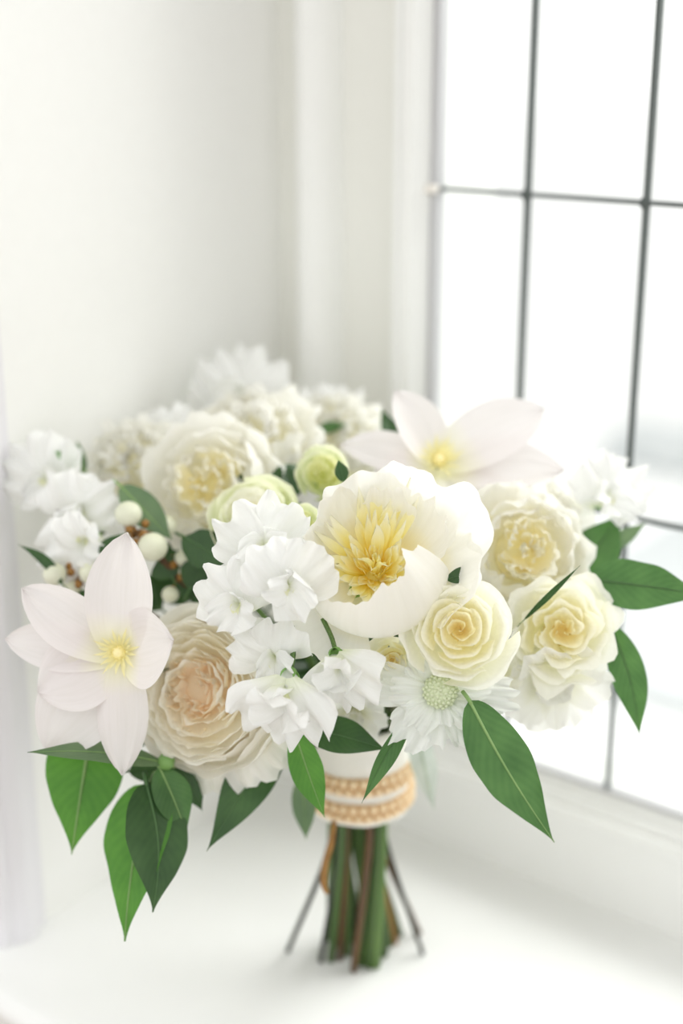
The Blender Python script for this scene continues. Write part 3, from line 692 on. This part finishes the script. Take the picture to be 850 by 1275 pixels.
# ------------------------------------------------------------------ foliage
def sprig(name, label, px, py, D, cat='foliage', group=None):
    o = bpy.data.objects.new(name, None); COL.objects.link(o); o.location = P(px, py, D); o.empty_display_size = .01
    bpy.context.view_layer.update()
    tag(o, label, cat, group)
    return o
spr = sprig('leaf_sprig', 'drooping sprig of large pointed green leaves at the lower left', 215, 945, .815)
leaf((205, 950), (34, 937), 46, LF_GREY, '', .805, .775, parent=spr, seed=1, bow=.05, face=(0, .85, .5), fold=.15)
leaf((112, 918), (89, 1064), 98, LF_BRIGHT, '', .82, .81, parent=spr, seed=2, face=(.1, .1, 1), bow=.04, pw=.55)
leaf((188, 975), (155, 1172), 96, LF_BRIGHT, '', .812, .79, parent=spr, seed=3, face=(-.5, .2, 1), bow=.05, pw=.62)
leaf((182, 975), (190, 1136), 84, LF_DARK, '', .800, .785, parent=spr, seed=4, face=(.5, .2, 1), bow=.07, ribmat=RIBD, pw=.75, sidebow=.05)
leaf((198, 955), (232, 1038), 52, LF_MID, '', .803, .80, parent=spr, seed=5, face=(.5, .2, 1), bow=.06)
leaf((215, 935), (252, 1010), 42, LF_DARK, '', .82, .82, parent=spr, seed=6, face=(.3, .2, 1), bow=.04, ribmat=RIBD)
leaf((160, 960), (250, 955), 44, LF_DARK, '', .825, .83, parent=spr, seed=7, face=(0, .6, .8), ribmat=RIBD)
leaf((190, 920), (110, 905), 44, LF_DARK, '', .835, .84, parent=spr, seed=8, face=(0, .5, .8), ribmat=RIBD)
iv = lambda p: np.array(p) - np.array(spr.location)
add('twig', tube_mesh('twig', [iv(p) for p in catmull([P(180, 985, .808), P(205, 950, .812), P(250, 915, .83), P(330, 900, .86), BIND + np.array([-.012, 0, .035])], 5)], [.0012, .0018, .0018], 6), ST_GREEN, spr)
add('node', sphere_mesh('node', .0052, tuple(iv(P(207, 948, .803))), 7, 8), CALYX, spr)
add_stem(spr, P(330, 900, .86), 8)

leaf((584, 872), (690, 1049), 76, LF_MID, 'long pointed green leaf with a pale midrib hanging right below the scabiosa', .752, .735, seed=11, bow=.035, fold=.10, face=(.15, .25, 1), sidebow=-.03, pw=.8)
leaf((555, 880), (612, 925), 46, LF_DARK, 'short dark leaf behind the scabiosa lower edge', .79, .79, seed=12, ribmat=RIBD)
leaf((512, 890), (450, 1000), 26, LF_MID, 'narrow blade-like green leaf crossing the pearl trim', .772, .755, seed=13, bow=-.05, fold=.5, face=(.5, .2, .9), ribmat=RIBD)
leaf((372, 905), (482, 934), 50, LF_DARK, 'dark green leaf lying across the top of the ribbon', .795, .785, seed=14, bow=.06, face=(.0, .5, .9), ribmat=RIBD)
leaf((366, 908), (404, 1018), 44, LF_BRIGHT, 'bright green leaf hanging left of the ribbon', .79, .785, seed=15, bow=.04, face=(-.2, .2, 1), fold=.3)
leaf((356, 892), (257, 1060), 62, LF_DARK, 'long dark leaf pointing down left below the garden rose', .838, .80, seed=16, bow=.04, face=(.3, .3, 1), ribmat=RIBD, fold=.25)
leaf((376, 965), (381, 1046), 32, LF_GREY, 'small dull leaf hanging behind the bright leaf left of the ribbon', .86, .86, seed=17)
leaf((735, 722), (885, 742), 66, LF_MID, 'broad green leaf reaching right to the edge in front of the window', .815, .80, seed=18, bow=.03, face=(0, .3, 1), ribmat=RIBD, wave=.12, pw=.62)
leaf((712, 728), (772, 640), 64, LF_MID, 'blurred upright green leaf behind the wavy cream rose', .855, .87, seed=19, face=(-.2, .3, 1), ribmat=RIBD)
leaf((758, 775), (796, 917), 46, LF_MID, 'pointed green leaf hanging at the far right below the broad leaf', .82, .82, seed=20, face=(-.3, .2, 1), bow=.05, sidebow=.05, ribmat=RIBD)
leaf((745, 690), (805, 650), 22, LF_GREY, 'thin grey green leaf tip at the right in front of the window bar', .865, .875, seed=21)
leaf((516, 900), (540, 1008), 34, LF_SILVER, 'soft silvery leaf hanging to the right of the ribbon', .885, .89, seed=22, fold=.3)
leaf((505, 575), (474, 508), 34, LF_DARK, 'dark leaf standing beside the rear clematis upper petal', .90, .91, seed=23, ribmat=RIBD, face=(.4, .1, .9))
leaf((540, 548), (537, 502), 14, LF_MID, 'tiny green leaf tip above the rear clematis heart', .90, .90, seed=24, ribmat=RIBD)
leaf((428, 600), (421, 572), 18, LF_DARK, 'tiny dark leaf tip over the top edge of the open peony', .80, .80, seed=25, ribmat=RIBD)
leaf((556, 722), (598, 708), 22, LF_DARK, 'small dark leaf between the open peony and the crisp rose', .765, .765, seed=26, ribmat=RIBD, face=(0, .5, .9))
leaf((150, 605), (214, 672), 46, LF_GREY, 'blurred grey green leaf between the left berries and the upper left peony', .845, .84, seed=27, face=(.2, .4, .9))
leaf((128, 705), (160, 662), 40, LF_DARK, 'dark curled leaf behind the left clematis top petal', .825, .83, seed=28, ribmat=RIBD)
leaf((228, 668), (294, 706), 52, LF_DARK, 'dark leaf left of the topmost front sweet pea', .835, .82, seed=29, ribmat=RIBD, wave=.2)
leaf((78, 728), (22, 678), 14, LF_DARK, 'thin curling leaf tip at the far left above the clematis', .83, .83, seed=30, ribmat=RIBD, sidebow=-.1)
leaf((100, 580), (68, 562), 26, LF_BRIGHT, 'small bright leaf among the leftmost sweet peas', .88, .87, seed=31, face=(.2, .5, .8))
leaf((105, 590), (96, 548), 14, LF_GREY, 'narrow grey green leaf beside the small bright leaf at the left', .89, .89, seed=32)
leaf((266, 508), (236, 487), 28, LF_DARK, 'dark leaf left of the highest sweet pea', .99, .985, seed=33, ribmat=RIBD)
leaf((352, 512), (372, 490), 26, LF_DARK, 'dark leaf right of the highest sweet pea', .99, .99, seed=34, ribmat=RIBD)
leaf((395, 535), (432, 528), 16, LF_MID, 'slim green leaf among the frilled blooms at the back', .93, .93, seed=35)
leaf((60, 765), (140, 745), 46, LF_DARK, 'dark leaf showing between the petals of the left clematis', .845, .845, seed=36, ribmat=RIBD)
leaf((200, 930), (170, 860), 40, LF_DARK, 'dark leaf between the left clematis and the garden rose', .835, .835, seed=37, ribmat=RIBD)
leaf((652, 772), (722, 704), 8, LF_DARK, 'thin dark stem crossing between the crisp rose and the wavy rose', .79, .775, seed=38, ribmat=RIBD, fold=.6)  # a dark stem between the roses, shaped with the leaf builder

# dark filler leaves added between the flower heads to make the gaps dark
rl = random.Random(5)
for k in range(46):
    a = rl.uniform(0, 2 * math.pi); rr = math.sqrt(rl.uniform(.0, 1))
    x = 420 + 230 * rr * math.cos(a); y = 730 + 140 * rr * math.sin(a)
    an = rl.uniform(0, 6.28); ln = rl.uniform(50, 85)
    leaf((x, y), (x + ln * math.cos(an), y + ln * .7 * math.sin(an)), rl.uniform(32, 52), LF_DARK, 'dark filler leaf packed deep between the flower heads', .862 + rl.uniform(-.012, .03), .862 + rl.uniform(-.012, .03), seed=200 + k, group='dark filler leaves packed between the flowers', ribmat=RIBD, nu=12, rib=False)
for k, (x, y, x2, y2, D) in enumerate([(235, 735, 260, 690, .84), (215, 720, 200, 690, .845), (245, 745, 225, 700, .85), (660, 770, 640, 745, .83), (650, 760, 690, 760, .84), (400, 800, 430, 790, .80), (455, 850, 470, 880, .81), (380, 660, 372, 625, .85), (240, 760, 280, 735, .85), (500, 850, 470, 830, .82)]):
    leaf((x, y), (x2, y2), 46, LF_DARK, 'dark filler leaf packed deep between the flower heads', D, D, seed=260 + k, group='dark filler leaves packed between the flowers', ribmat=RIBD, nu=12, rib=False)

# ------------------------------------------------------------------ snowberries
def berries(px, py, D, spots, label, k=None):
    root = sprig('snowberry_sprig', label, px, py, D, 'berry sprig', 'snowberry sprigs'); o0 = np.array(root.location)
    for (x, y, d, r) in spots:
        c = P(x, y, d) - o0; u = d / FPX
        b_ = add('berry', sphere_mesh('berry', r * u, tuple(c), 12, 16, .94), BERRY, root)
        dd = -c / (np.linalg.norm(c) + 1e-9)
        add('stalk', tube_mesh('stalk', catmull([c + dd * r * u * .8, c * .5 + np.array([0, 0, -.002]), np.zeros(3)], 3), .0011, 6), ST_AMBER, root)
    for j in range(7):
        a = j * 0.9
        add('bud', sphere_mesh('bud', .0026, (math.cos(a) * .006, math.sin(a) * .005, math.sin(a * 2) * .005), 6, 7), ST_AMBER, root)
    add_stem(root, root.location, k)
berries(170, 662, .838, [(190, 681, .833, 19), (160, 640, .838, 17), (205, 655, .85, 15)], 'cream snowberries on an amber stalk above the clematis top petal', 5)
berries(98, 714, .84, [(68, 715, .835, 15), (113, 713, .834, 15), (90, 730, .845, 12)], 'cream snowberries at the far left above the clematis', 11)
berries(225, 705, .848, [(228, 695, .846, 11), (232, 712, .846, 10), (212, 740, .848, 11)], 'small cream snowberries in the dark gap right of the clematis top petal', 10)

# curled amber tendril and loose stems under the ribbon
def loose_stem(k, label, cat='stem'):
    r_ = bpy.data.objects.new('cut_stem', None); COL.objects.link(r_); f = sillpt(*STEMS[k][:2]); r_.location = f
    bpy.context.view_layer.update()
    tag(r_, label, cat, 'cut stems under the ribbon')
    d = f - FOOT; bo = d * min(1, .0185 / (np.linalg.norm(d) + 1e-9))
    top = BIND + bo * np.array([1.3, 1.3, 0]) + np.array([0, 0, .075])
    add_stem(r_, top, k)
loose_stem(0, 'brown woody stem reaching lowest of the bundle')
loose_stem(13, 'thin dark twig splayed out furthest to the left under the ribbon')
loose_stem(14, 'thinnest dark twig splayed out to the right under the ribbon')
used = set(FREE[:_si[0]]) | set(RESERVED)
for k in range(len(STEMS)):
    if k not in used: loose_stem(k, 'cut stem standing in the bundle under the ribbon')
ten = add('tendril', tube_mesh('tendril', catmull([P(416, 1022, .872), P(412, 1050, .868), P(405, 1075, .868), P(403, 1100, .869), P(407, 1112, .87)], 5), [.0016, .0022, .0022, .0014], 8), ST_AMBER)
tag(ten, 'curled amber bark strip hanging in front of the stems', 'bark strip')

# ------------------------------------------------------------------ ribbon wrap with pearl trim
def ribbon():
    root = bpy.data.objects.new('ribbon_wrap', None); COL.objects.link(root); root.location = BIND; tag(root, 'ivory ribbon with champagne pearl trim wrapped round the stems', 'ribbon')
    R0 = .0325; n = 64
    ph = np.linspace(0, 2 * math.pi, n, endpoint=False)[None]
    def band(name, z0, z1, R_, mat, thick=.0012, wav=.0004, parent=root, rows=14):
        z = np.linspace(z0, z1, rows)[:, None]
        rr = R_ + wav * np.sin(ph * 7 + z * 300) + wav * np.sin(z * 900 + ph * 3)
        V = np.stack([rr * np.cos(ph), rr * np.sin(ph), z + 0 * ph], -1)
        Vi = np.stack([(rr - thick) * np.cos(ph), (rr - thick) * np.sin(ph), z + 0 * ph], -1)[::-1]
        VV = np.concatenate([V, Vi, V[:1]])
        S = np.tile(np.linspace(-1, 1, n), (VV.shape[0], 1)); T = np.tile(np.linspace(0, 1, VV.shape[0])[:, None], (1, n))
        return add(name, mesh_from_grid(name, VV, S, T, close=True), mat, parent)
    band('cloth', -.019, .044, R0, CLOTH, .002, .0005)
    for z0 in (.0092, -.0092):
        lb = band('trim_band', z0 - .0062, z0 + .0062, R0 + .0012, LACE, .001, .0003)
        k = 34; me = sphere_mesh('pearl', .0027, (0, 0, 0), 7, 8)
        for row in (-.0032, .0032):
            for i in range(k):
                a = 2 * math.pi * (i + (.5 if row > 0 else 0)) / k
                o = add('pearl', me, PEARL, lb); o.location = ((R0 + .0022) * math.cos(a), (R0 + .0022) * math.sin(a), z0 + row)
    return root
ribbon()
